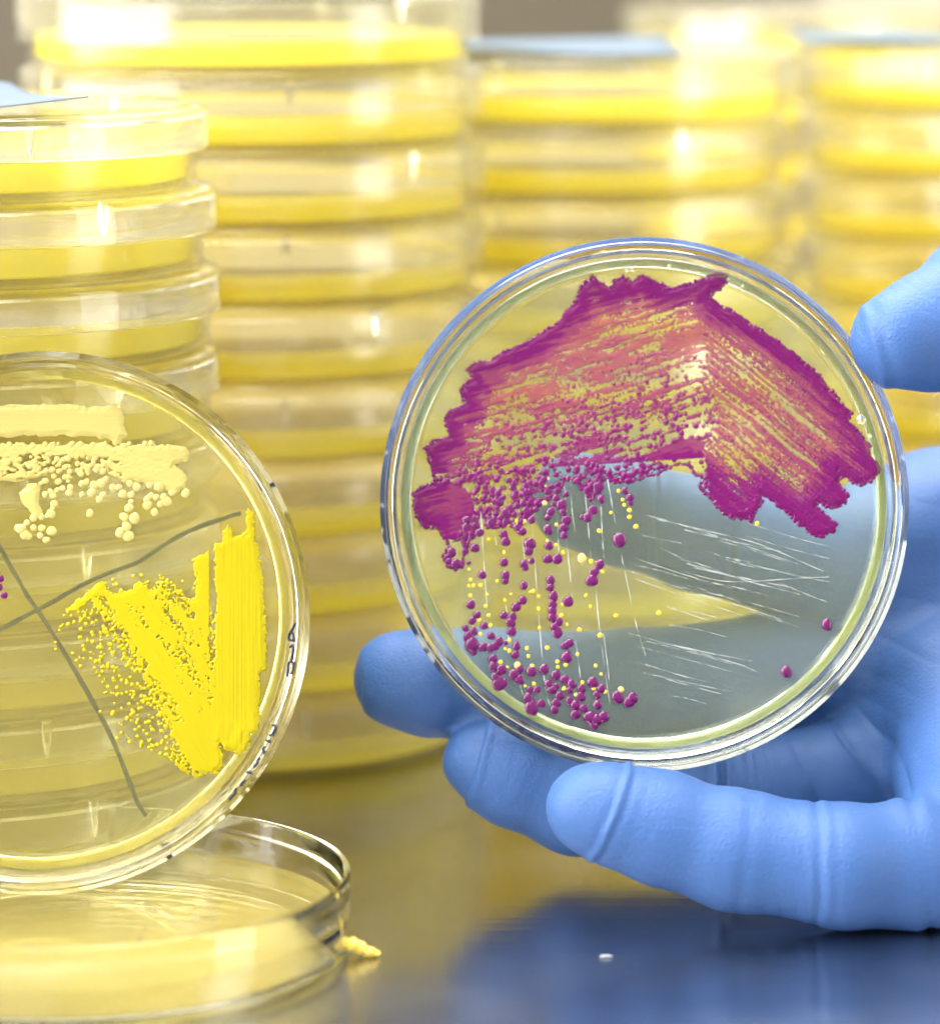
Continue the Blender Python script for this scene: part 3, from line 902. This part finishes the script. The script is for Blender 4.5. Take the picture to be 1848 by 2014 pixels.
gold = [(492, 1001), (499, 1010), (501, 1062), (508, 1072), (516, 1142), (522, 1217), (525, 1310), (513, 1324), (511, 1374), (508, 1436), (493, 1444), (489, 1470), (471, 1484), (445, 1475), (430, 1461), (438, 1480), (440, 1492), (438, 1510), (412, 1522),
        (396, 1526), (378, 1528), (354, 1512), (330, 1492), (280, 1478), (245, 1470), (240, 1430), (200, 1385), (195, 1350), (160, 1330), (130, 1265), (100, 1238), (93, 1232), (123, 1205), (160, 1175), (197, 1143), (205, 1148), (222, 1170), (257, 1160), (268, 1148),
        (279, 1143), (298, 1163), (312, 1140), (320, 1134), (326, 1140), (333, 1158), (343, 1150), (365, 1176), (384, 1178), (386, 1140), (379, 1102), (390, 1091), (403, 1088), (413, 1080), (417, 1069), (436, 1067), (438, 1042), (447, 1034), (456, 1043), (459, 1056),
        (484, 1048), (484, 1004)]
gx = np.arange(80, 535, GS); gy = np.arange(990, 1540, GS)
X, Y = np.meshgrid(gx, gy)
Xw = X + (vnoise(X / 6, Y / 6, 71) - .5) * 5; Yw = Y + (vnoise(X / 6, Y / 6, 72) - .5) * 5
Xw = Xw + (vnoise(X / 3, Y / 3, 73) - .5) * 5; Yw = Yw + (vnoise(X / 3, Y / 3, 74) - .5) * 5
ins, dist = poly_mask(gold, Xw, Yw)
u, v = rot(57)
v2 = v + (vnoise(X / 50, Y / 50, 75) - .5) * 8
st = 0.36 * vnoise(u / 60, v2 / 8, 76) + 0.30 * vnoise(u / 11, v2 / 5, 77) + 0.40 * vnoise(u / 4, v2 / 3.4, 78)
vb = lambda x, y: -x * math.sin(math.radians(57)) + y * math.cos(math.radians(57))
vmid = vb(245, 1220)
across = v2 - vmid                                         # >0 to the lower left, <0 to the right
solid_band = np.exp(-((across + 6 + (vnoise(X / 12, Y / 12, 91) - .5) * 22) / 15) ** 2)
solid_band = np.maximum(solid_band, np.exp(-((v2 - vb(400, 1490)) / 14) ** 2) * sstep(1380, 1470, Y))
right = sstep(418, 432, X + 6 * (vnoise(X / 9, Y / 30, 79) - .5) + (Y - 1200) * 0.01)
lane = np.exp(-((X - (417 + (Y - 1150) * 0.02)) / 7) ** 2) * (1 - sstep(1260, 1330, Y))
thr = 0.45 * np.ones_like(X)
thr = np.where(across > 0, 0.50 + 0.35 * sstep(5, 75, across), 0.33 + 0.10 * np.exp(-((X - 330) / 50) ** 2 - ((Y - 1210) / 50) ** 2))
thr = thr * (1 - np.clip(solid_band * 1.15, 0, 1)) * (1 - right)
thr = thr * (1 - sstep(0, 1, (1 - sstep(6, 22, dist)) * (Y < 1200) * (X < 300)))
colm = sstep(380, 386, X) * (1 - sstep(408, 413, X)) * (1 - sstep(1180, 1330, Y))
thr = thr * (1 - colm) + 0.62 * lane * (1 - colm)
thr = np.where((Y > 1440) & (X > 335), thr * 0.62, thr)
fill = np.where(ins, st - thr, -1)
film = sstep(0, .09, fill)
H = film * (0.10 + 0.12 * sstep(0, 10, dist)) + film * (0.05 * vnoise(u / 60, v2 / 3.5, 80) * (1 - right) + right * 0.05 * vnoise(X / 3.2, Y / 140, 81))
H = np.where(film > 0.02, H, 0)
H += film * right * 0.22 * np.exp(-((Y - 1455) / 30) ** 2) * vnoise(X / 10, Y / 12, 84)
pr = np.random.RandomState(9)
dd = []
for _ in range(4200):
    x = pr.uniform(92, 430); y = pr.uniform(1130, 1530)
    if y > 1300 and x < 170 + (y - 1300) * 0.3 and pr.rand() > 0.15: continue
    if x + (y - 1235) * -0.50 < 78: continue
    a = vb(x, y) - vmid
    if a < -150: continue
    if y < 1235 - (x - 93) * 0.85 and x < 200: continue
    if x < 380 and y < 1180 and x > 200: 
        if pr.rand() > 0.3: continue
    dens = 0.8 * math.exp(-max(a, 0) / 62) if a > 0 else 0.5
    if pr.rand() > dens: continue
    if y > 1510 - (430 - x) * 0.33 + 12: continue
    dd.append((x, y, pr.uniform(2.2, 4.4)))
scatter_domes(H, X, Y, dd, 0.055)
relief("golden_smear", ML, X, Y, H, np.clip(H * 2, 0, 1), SMEAR_YEL, leftp)
strokes("marker_line", ML, leftp, [[(-30, 1020), (0, 1076), (20, 1112), (37, 1140), (54, 1170), (75, 1200), (112, 1258), (150, 1322), (182, 1378), (210, 1430), (232, 1478), (256, 1540), (272, 1580), (287, 1604)],
                                   [(-60, 1270), (0, 1238), (38, 1217), (75, 1198), (112, 1178), (150, 1156), (190, 1136), (230, 1120), (268, 1106), (300, 1086), (340, 1060), (380, 1040), (410, 1028), (440, 1019), (458, 1012), (474, 1008)]], 0.38, INK_TEAL, 0.42, 0.25)
W = lambda z: (393.4 + z[0] * .2930, 1081.8 + z[1] * .2930)
word = [[(638, 493), (622, 530), (600, 562), (592, 600)], [(594, 602), (612, 606), (632, 608)], [(606, 550), (622, 565), (630, 606)], [(605, 655), (612, 645), (622, 640)], [(622, 640), (626, 668), (623, 690)], [(623, 692), (618, 718), (612, 742)],
        [(628, 755), (626, 790), (622, 815), (612, 832)], [(628, 758), (606, 752), (594, 765), (590, 800), (584, 848)],
        [(486, 1180), (500, 1178), (506, 1192), (500, 1215), (484, 1238), (466, 1244)], [(480, 1238), (494, 1246), (498, 1252)], [(444, 1280), (460, 1286), (476, 1293)], [(434, 1318), (422, 1342), (428, 1368), (444, 1352)],
        [(398, 1396), (382, 1416), (390, 1434), (384, 1450), (362, 1452)], [(312, 1492), (334, 1496), (354, 1499)], [(304, 1548), (284, 1564), (276, 1584), (300, 1586)], [(244, 1600), (232, 1622), (252, 1634), (236, 1648)], [(232, 1646), (214, 1656), (206, 1686)]]
wall_strokes("handwriting", ML, leftp, [[W(z) for z in L] for L in word], 0.2, INK)

# ---- the open dish in front at the bottom left
c = at(138, 1723, 586)
dish = empty("petri_dish", (c[0], 586, 0))
tag(dish, "open lidless dish lying flat at the bottom left with the golden plate standing in it", "petri dish")
link("base", lathe("base_upright", base_profile(), n=192, mat=PLASTIC), dish)
ME_AGAR_LOW = lathe("agar_low", agar_profile(top=5.3), n=192, mat=AGAR_LOW)
link("agar", ME_AGAR_LOW, dish)


# crumb of agar on the bench
def crumb(name, loc, r, seed):
    rr = np.random.RandomState(seed)
    n, m = 12, 7
    V, Q = [], []
    for i in range(m + 1):
        a = math.pi * i / m
        for j in range(n):
            b = 2 * math.pi * j / n
            k = 1 + rr.uniform(-.3, .3)
            V.append((loc[0] + r[0] * k * math.sin(a) * math.cos(b), loc[1] + r[1] * k * math.sin(a) * math.sin(b), max(loc[2] + r[2] * k * -math.cos(a), 0.05)))
    for i in range(m):
        for j in range(n):
            k = (j + 1) % n
            Q.append((i * n + j, i * n + k, (i + 1) * n + k, (i + 1) * n + j))
    me = mesh_np(name, V, Q, CRUMB)
    return me


def sphere_flake():
    me = crumb("flake", (0, 0, 0.25), (1.0, 0.4, 0.16), 9)
    me.materials[0] = FLAKE
    return me


cp = at(711, 1880, 583)
root = empty("agar_crumb", (cp[0], cp[1], 0))
tag(root, "ragged yellow crumb of agar on the steel bench beside the open dish", "crumb")
for k, (dx, dz, rr_) in enumerate(((-1.4, 2.0, (1.2, 1.1, 1.0)), (-0.2, 1.4, (1.2, 1.0, 0.9)), (1.1, 0.9, (1.1, 0.9, 0.7)), (2.1, 0.55, (0.75, 0.7, 0.45)))):
    link("crumb_lump", crumb("crumb_lump", (dx, 0.3 * (k % 2), dz), rr_, k + 2), root)


fp = at(1190, 1885, 583)
tag(link("flake", sphere_flake()), "tiny pale flake lying on the bench in the dark blue reflection", "flake").location = (fp[0] * MM, fp[1] * MM, 0)


# ------------------------------------------------------------------ folded blue paper on the stacks
def sheet(name, rows, label, mat=PAPER, th=0.22):
    """rows of points (mm), a bent sheet with real thickness"""
    P = np.array(rows, float)
    P = np.stack([smooth_line(r, 5) for r in P])
    P = np.stack([smooth_line(P[:, i], 5) for i in range(P.shape[1])], 1)
    a, b = P.shape[:2]
    V = np.concatenate([P.reshape(-1, 3), (P + np.array([0, 0, th])).reshape(-1, 3)])
    n = a * b
    Q = []
    for i in range(a - 1):
        for j in range(b - 1):
            q = (i * b + j, i * b + j + 1, (i + 1) * b + j + 1, (i + 1) * b + j)
            Q.append(q[::-1]); Q.append(tuple(k + n for k in q))
    ring = [(0, j) for j in range(b)] + [(i, b - 1) for i in range(1, a)] + [(a - 1, j) for j in range(b - 2, -1, -1)] + [(i, 0) for i in range(a - 2, 0, -1)]
    for k in range(len(ring)):
        p, q = ring[k], ring[(k + 1) % len(ring)]
        Q.append((p[0] * b + p[1], q[0] * b + q[1], q[0] * b + q[1] + n, p[0] * b + p[1] + n))
    o = link(name, mesh_np(name, V, Q, mat))
    return tag(o, label, "paper", "blue paper slips on the stacks")


zt = 9 * 14.02 + 0.5
nx = near[0]
sheet("paper_sheet", [[(nx - 30, 622, zt), (nx - 5, 621, zt + .3), (nx + 10, 622, zt + .9), (nx + 27.5, 627, zt + 2.6)],
                      [(nx - 30, 640, zt + 1.0), (nx - 6, 640, zt + 1.0), (nx + 8, 642, zt + 1.1), (nx + 22, 645, zt + 1.6)],
                      [(nx - 30, 662, zt + 3.0), (nx - 8, 662, zt + 2.6), (nx + 4, 660, zt + 2.0), (nx + 14, 662, zt + 1.4)],
                      [(nx - 30, 684, zt + 5.0), (nx - 14, 682, zt + 4.4), (nx - 2, 680, zt + 3.5), (nx + 8, 682, zt + 2.2)]],
      "folded pale blue paper slip on top of the near left stack")


def flat_slip(x, y, z, hw, hd, label, s):
    r = random.Random(s)
    j = lambda: r.uniform(0, 1.6)
    sheet("paper_sheet", [[(x + hw * (k / 1.5 - 1), y + hd * (m / 1.5 - 1), z + j()) for k in range(4)] for m in range(4)], label)


flat_slip(mid[0] + 4, 736, 144.6, 26, 30, "blue paper slip on top of the tallest middle stack", 1)
flat_slip(s3[0] - 10, 806, 130.1, 30, 30, "blue paper slip on top of the stack behind the held plate", 2)
flat_slip(s4[0] - 28, 860, 130.1, 17, 30, "blue paper slip on top of the blurred right edge stack", 3)


# ------------------------------------------------------------------ the gloved hand: one continuous surface
def seg_sdf(G, a, b, ra, rb):
    ab = b - a
    L = float(ab @ ab) + 1e-9
    t = np.clip(((G - a) @ ab) / L, 0, 1)
    d = np.linalg.norm(G - a - t[..., None] * ab, axis=-1)
    return d - (ra + (rb - ra) * t)


def smin(a, b, k):
    h = np.clip(0.5 + 0.5 * (b - a) / k, 0, 1)
    return b * (1 - h) + a * h - k * h * (1 - h)


def surface_nets(Fd, org, h):
    s = Fd < 0
    nx_, ny_, nz_ = Fd.shape
    cnt = np.zeros((nx_ - 1, ny_ - 1, nz_ - 1), np.int8)
    for a in (0, 1):
        for b in (0, 1):
            for c_ in (0, 1):
                cnt += s[a:nx_ - 1 + a, b:ny_ - 1 + b, c_:nz_ - 1 + c_]
    act = (cnt > 0) & (cnt < 8)
    I = np.argwhere(act)
    idx = np.full(act.shape, -1, np.int32); idx[act] = np.arange(len(I))
    acc = np.zeros((len(I), 3)); num = np.zeros(len(I))
    corners = [(a, b, c_) for a in (0, 1) for b in (0, 1) for c_ in (0, 1)]
    for p in corners:
        for ax in range(3):
            if p[ax] == 0:
                q = list(p); q[ax] = 1
                fa = Fd[I[:, 0] + p[0], I[:, 1] + p[1], I[:, 2] + p[2]]
                fb = Fd[I[:, 0] + q[0], I[:, 1] + q[1], I[:, 2] + q[2]]
                m = (fa < 0) != (fb < 0)
                t = np.where(m, fa / np.where(m, fa - fb, 1), 0)
                pos = np.array(p, float)[None] + t[:, None] * (np.array(q, float) - np.array(p, float))[None]
                acc += pos * m[:, None]; num += m
    V = org + h * (I + acc / num[:, None])
    Q = []
    for ax in range(3):
        o1, o2 = (ax + 1) % 3, (ax + 2) % 3
        sl = [slice(None)] * 3; sl2 = [slice(None)] * 3
        sl[ax] = slice(0, -1); sl2[ax] = slice(1, None)
        A, B = s[tuple(sl)], s[tuple(sl2)]
        E = np.argwhere(A != B)
        ok = (E[:, o1] > 0) & (E[:, o2] > 0) & (E[:, o1] < Fd.shape[o1] - 1) & (E[:, o2] < Fd.shape[o2] - 1)
        E = E[ok]
        flip = A[E[:, 0], E[:, 1], E[:, 2]]
        def cell(d1, d2):
            c_ = E.copy(); c_[:, o1] += d1; c_[:, o2] += d2
            return idx[c_[:, 0], c_[:, 1], c_[:, 2]]
        q = np.stack([cell(-1, -1), cell(0, -1), cell(0, 0), cell(-1, 0)], 1)
        q[~flip] = q[~flip][:, ::-1]
        Q.append(q)
    return V, np.concatenate(Q)


def bones(L):
    return [(at(x, y, d), r) for x, y, d, r in L]


middle = bones([(784, 1335, 641, 7.9), (850, 1342, 640, 8.7), (960, 1348, 641, 9.0), (1250, 1352, 646, 9.5), (1520, 1330, 652, 10.2), (1780, 1290, 658, 12.5)])
index = bones([(1135, 985, 645, 8.0), (1220, 1005, 646, 8.8), (1370, 1048, 650, 9.3), (1600, 1105, 655, 10.5), (1850, 1085, 664, 16.5)])
ring = bones([(958, 1500, 632, 7.6), (1010, 1522, 632, 8.3), (1130, 1572, 632, 8.8), (1400, 1566, 635, 9.0), (1650, 1545, 641, 10.0), (1850, 1480, 650, 13.5)])
pinky = bones([(1158, 1588, 600, 6.7), (1205, 1602, 600, 7.6), (1300, 1628, 600, 8.4), (1450, 1674, 599, 8.9), (1650, 1702, 598, 9.2), (1800, 1702, 602, 9.8), (1950, 1660, 612, 10.8)])
thumb = bones([(1768, 668, 621, 8.0), (1830, 652, 625, 9.2), (1930, 590, 634, 10.8), (2090, 590, 648, 12), (2230, 800, 660, 14), (2300, 1080, 664, 19)])
palm = [bones(b) for b in ([(1850, 1085, 664, 16.5), (2150, 1180, 672, 18), (2550, 1290, 668, 22), (3000, 1200, 665, 27)], [(1780, 1290, 658, 12.5), (2100, 1330, 664, 17), (2550, 1310, 666, 22)],
                           [(1850, 1480, 650, 13.5), (2150, 1400, 656, 16), (2550, 1320, 662, 22)], [(1950, 1660, 612, 10.8), (2200, 1500, 640, 15), (2550, 1340, 660, 22)], [(2300, 1080, 664, 19), (2550, 1300, 668, 22)],
                           [(1905, 1400, 642, 16), (1925, 1540, 624, 13.5), (2160, 1500, 640, 15)])]
h = 0.8
org = np.array([at(660, 0, 640)[0] - 2, 580.0, -2.4])
top = np.array([at(2960, 0, 665)[0], 706.0, 122.0])
nn = np.ceil((top - org) / h).astype(int)
ax = [org[i] + h * np.arange(nn[i]) for i in range(3)]


def chain_field(ch, k, Fd, hard=False, pad=10):
    """smooth chain of tapered bones, merged into Fd inside its own bounding box"""
    P = np.array([c_[0] for c_ in ch]); R = np.array([c_[1] for c_ in ch])
    lo = np.maximum(((P - R[:, None]).min(0) - pad - org) / h, 0).astype(int)
    hi = np.minimum(((P + R[:, None]).max(0) + pad - org) / h + 1, nn).astype(int)
    G = np.stack(np.meshgrid(*[ax[i][lo[i]:hi[i]] for i in range(3)], indexing='ij'), -1).astype(np.float32)
    f = None
    for (a, ra), (b, rb) in zip(ch[:-1], ch[1:]):
        g = seg_sdf(G, a.astype(np.float32), b.astype(np.float32), ra, rb)
        f = g if f is None else smin(f, g, 2.5)
    s = tuple(slice(lo[i], hi[i]) for i in range(3))
    Fd[s] = np.minimum(Fd[s], f) if k == 0 else smin(Fd[s], f, k)


fing = np.full(nn, 40.0, np.float32)
for ch in (index, middle, ring, pinky, thumb): chain_field(ch, 0.8, fing)
pal = np.full(nn, 40.0, np.float32)
for ch in palm: chain_field(ch, 9.0, pal)
field = smin(fing, pal, 6.0)
field = np.maximum(field, (0.5 - ax[2])[None, None, :].astype(np.float32))        # the heel of the hand rests on the bench
V, Q = surface_nets(field, org, h)
del fing, pal, field


def vert_normals(V, Q):
    n = np.cross(V[Q[:, 2]] - V[Q[:, 0]], V[Q[:, 3]] - V[Q[:, 1]])
    N = np.zeros_like(V)
    for k in range(4): np.add.at(N, Q[:, k], n)
    return N / (np.linalg.norm(N, axis=1)[:, None] + 1e-9)


def relax(V, Q, it):
    E = np.concatenate([Q[:, [0, 1]], Q[:, [1, 2]], Q[:, [2, 3]], Q[:, [3, 0]]])
    deg = np.bincount(E.ravel(), minlength=len(V))[:, None]
    for _ in range(it):
        A = np.zeros_like(V)
        np.add.at(A, E[:, 0], V[E[:, 1]]); np.add.at(A, E[:, 1], V[E[:, 0]])
        V = 0.5 * V + 0.5 * A / deg
    return V


V = relax(V, Q, 3)
# one subdivision in place so that creases have somewhere to go
def subdivide(V, Q):
    e = np.sort(np.concatenate([Q[:, [0, 1]], Q[:, [1, 2]], Q[:, [2, 3]], Q[:, [3, 0]]]), 1)
    ue, inv = np.unique(e, axis=0, return_inverse=True)
    inv = inv.ravel()
    m = len(Q); n = len(V)
    ev = V[ue].mean(1); fv = V[Q].mean(1)
    e0, e1, e2, e3 = (inv[k * m:(k + 1) * m] + n for k in range(4))
    f = np.arange(m) + n + len(ue)
    V2 = np.concatenate([V, ev, fv])
    Q2 = np.concatenate([np.stack(q, 1) for q in ((Q[:, 0], e0, f, e3), (e0, Q[:, 1], e1, f), (f, e1, Q[:, 2], e2), (e3, f, e2, Q[:, 3]))])
    return V2, Q2


V, Q = subdivide(V, Q)
V = relax(V, Q, 2)
N = vert_normals(V, Q)


def crease(p1, p2, d, axis, kind, amp, wid, reach=13):
    """a fold across a finger through two photograph points"""
    global V
    a, b = at(*p1, d), at(*p2, d)
    c_ = (a + b) / 2
    across = (b - a) / np.linalg.norm(b - a)
    ax_ = np.array(axis, float); ax_ -= across * (ax_ @ across); ax_ /= np.linalg.norm(ax_)
    rel = V - c_
    t = rel @ ax_ + 0.35 * (vnoise(V[:, 0] * .3, V[:, 2] * .3, 5) - .5)
    near_ = np.linalg.norm(rel, axis=1) < reach
    fade = 1 - sstep(reach * .75, reach, np.linalg.norm(rel, axis=1))
    if kind == 'step':      # the tip side (t<0) sits lower
        dd_ = -amp * (1 - sstep(-wid, 0.0, t)) * sstep(-9, -2, t) + amp * 0.35 * np.exp(-((t - wid) / wid) ** 2)
    elif kind == 'ridge':
        dd_ = amp * np.exp(-(t / wid) ** 2) - amp * 0.6 * np.exp(-((t - 2.1 * wid) / (wid * 1.2)) ** 2) - amp * .4 * np.exp(-((t + 2.1 * wid) / (wid * 1.2)) ** 2)
    else:
        dd_ = -amp * np.exp(-(t / wid) ** 2) + amp * .35 * np.exp(-((t - 2.2 * wid) / (wid * 1.3)) ** 2) + amp * .35 * np.exp(-((t + 2.2 * wid) / (wid * 1.3)) ** 2)
    V = V + N * (dd_ * fade * near_)[:, None]


crease((962, 1430), (920, 1586), 626, (1, 0, 0), 'step', 0.55, 0.55)
crease((1242, 1515), (1182, 1655), 594, (1, 0, 0), 'ridge', 0.30, 0.5)
crease((1478, 1572), (1450, 1770), 594, (1, 0, 0), 'groove', 0.12, 1.0)
crease((1605, 1590), (1600, 1810), 597, (1, 0, 0), 'groove', 0.16, 0.6)
crease((1622, 1590), (1618, 1810), 597, (1, 0, 0), 'ridge', 0.06, 0.6)
crease((1790, 1610), (1815, 1790), 604, (1, 0, 0), 'groove', 0.7, 0.9)
crease((1404, 1470), (1408, 1570), 627, (1, 0, 0), 'ridge', 0.75, 0.55)
crease((1420, 1470), (1422, 1590), 627, (1, 0, 0), 'groove', 0.6, 0.5)
crease((1440, 940), (1440, 1150), 640, (1, 0, 0), 'groove', 0.5, 0.5)
crease((1290, 920), (1285, 1140), 638, (1, 0, 0), 'ridge', 0.5, 0.5)
crease((706, 1280), (716, 1400), 634, (1, 0, 0), 'step', 0.25, 0.6)
crease((1715, 650), (1740, 745), 614, (1, 0, .2), 'ridge', 0.28, 0.8)
# soft wrinkles radiating where the palm folds
def folds(center, d, rad, ang, freq, amp, seed):
    global V
    c_ = at(*center, d)
    rel = V - c_
    a = math.radians(ang)
    s_ = rel[:, 0] * math.cos(a) + rel[:, 2] * math.sin(a)
    l_ = -rel[:, 0] * math.sin(a) + rel[:, 2] * math.cos(a)
    fade = 1 - sstep(rad * .3, rad, np.linalg.norm(rel, axis=1))
    nz = vnoise(s_ * freq + 50, l_ * freq * 0.16 + 50, seed)
    nz = 1 - np.abs(2 * nz - 1)
    V = V + N * (-amp * nz ** 4 * fade)[:, None]


folds((1690, 1545), 635, 17, 35, 0.24, 0.9, 3)
folds((1800, 1640), 620, 18, 20, 0.30, 0.8, 4)
folds((1600, 1690), 600, 15, 4, 0.62, 0.20, 6)
folds((1470, 1660), 600, 12, -12, 0.6, 0.16, 7)
folds((1440, 1530), 632, 14, 8, 0.6, 0.30, 9)
folds((1780, 1700), 606, 16, 15, 0.5, 0.35, 10)
folds((1240, 1600), 600, 12, -20, 0.8, 0.10, 12)
folds((1010, 1530), 626, 12, -20, 0.8, 0.12, 13)
folds((1800, 600), 628, 18, 60, 0.5, 0.14, 14)
folds((1790, 1250), 650, 34, 80, 0.18, 0.2, 8)
V += N * ((vnoise(V[:, 0] * .12, V[:, 2] * .12 + V[:, 1] * .1, 15) - .5) * 0.5)[:, None]
hand = link("gloved_hand", mesh_np("gloved_hand", V, Q, GLOVE))
tag(hand, "hand in a blue nitrile glove holding up the magenta streaked plate", "gloved hand")
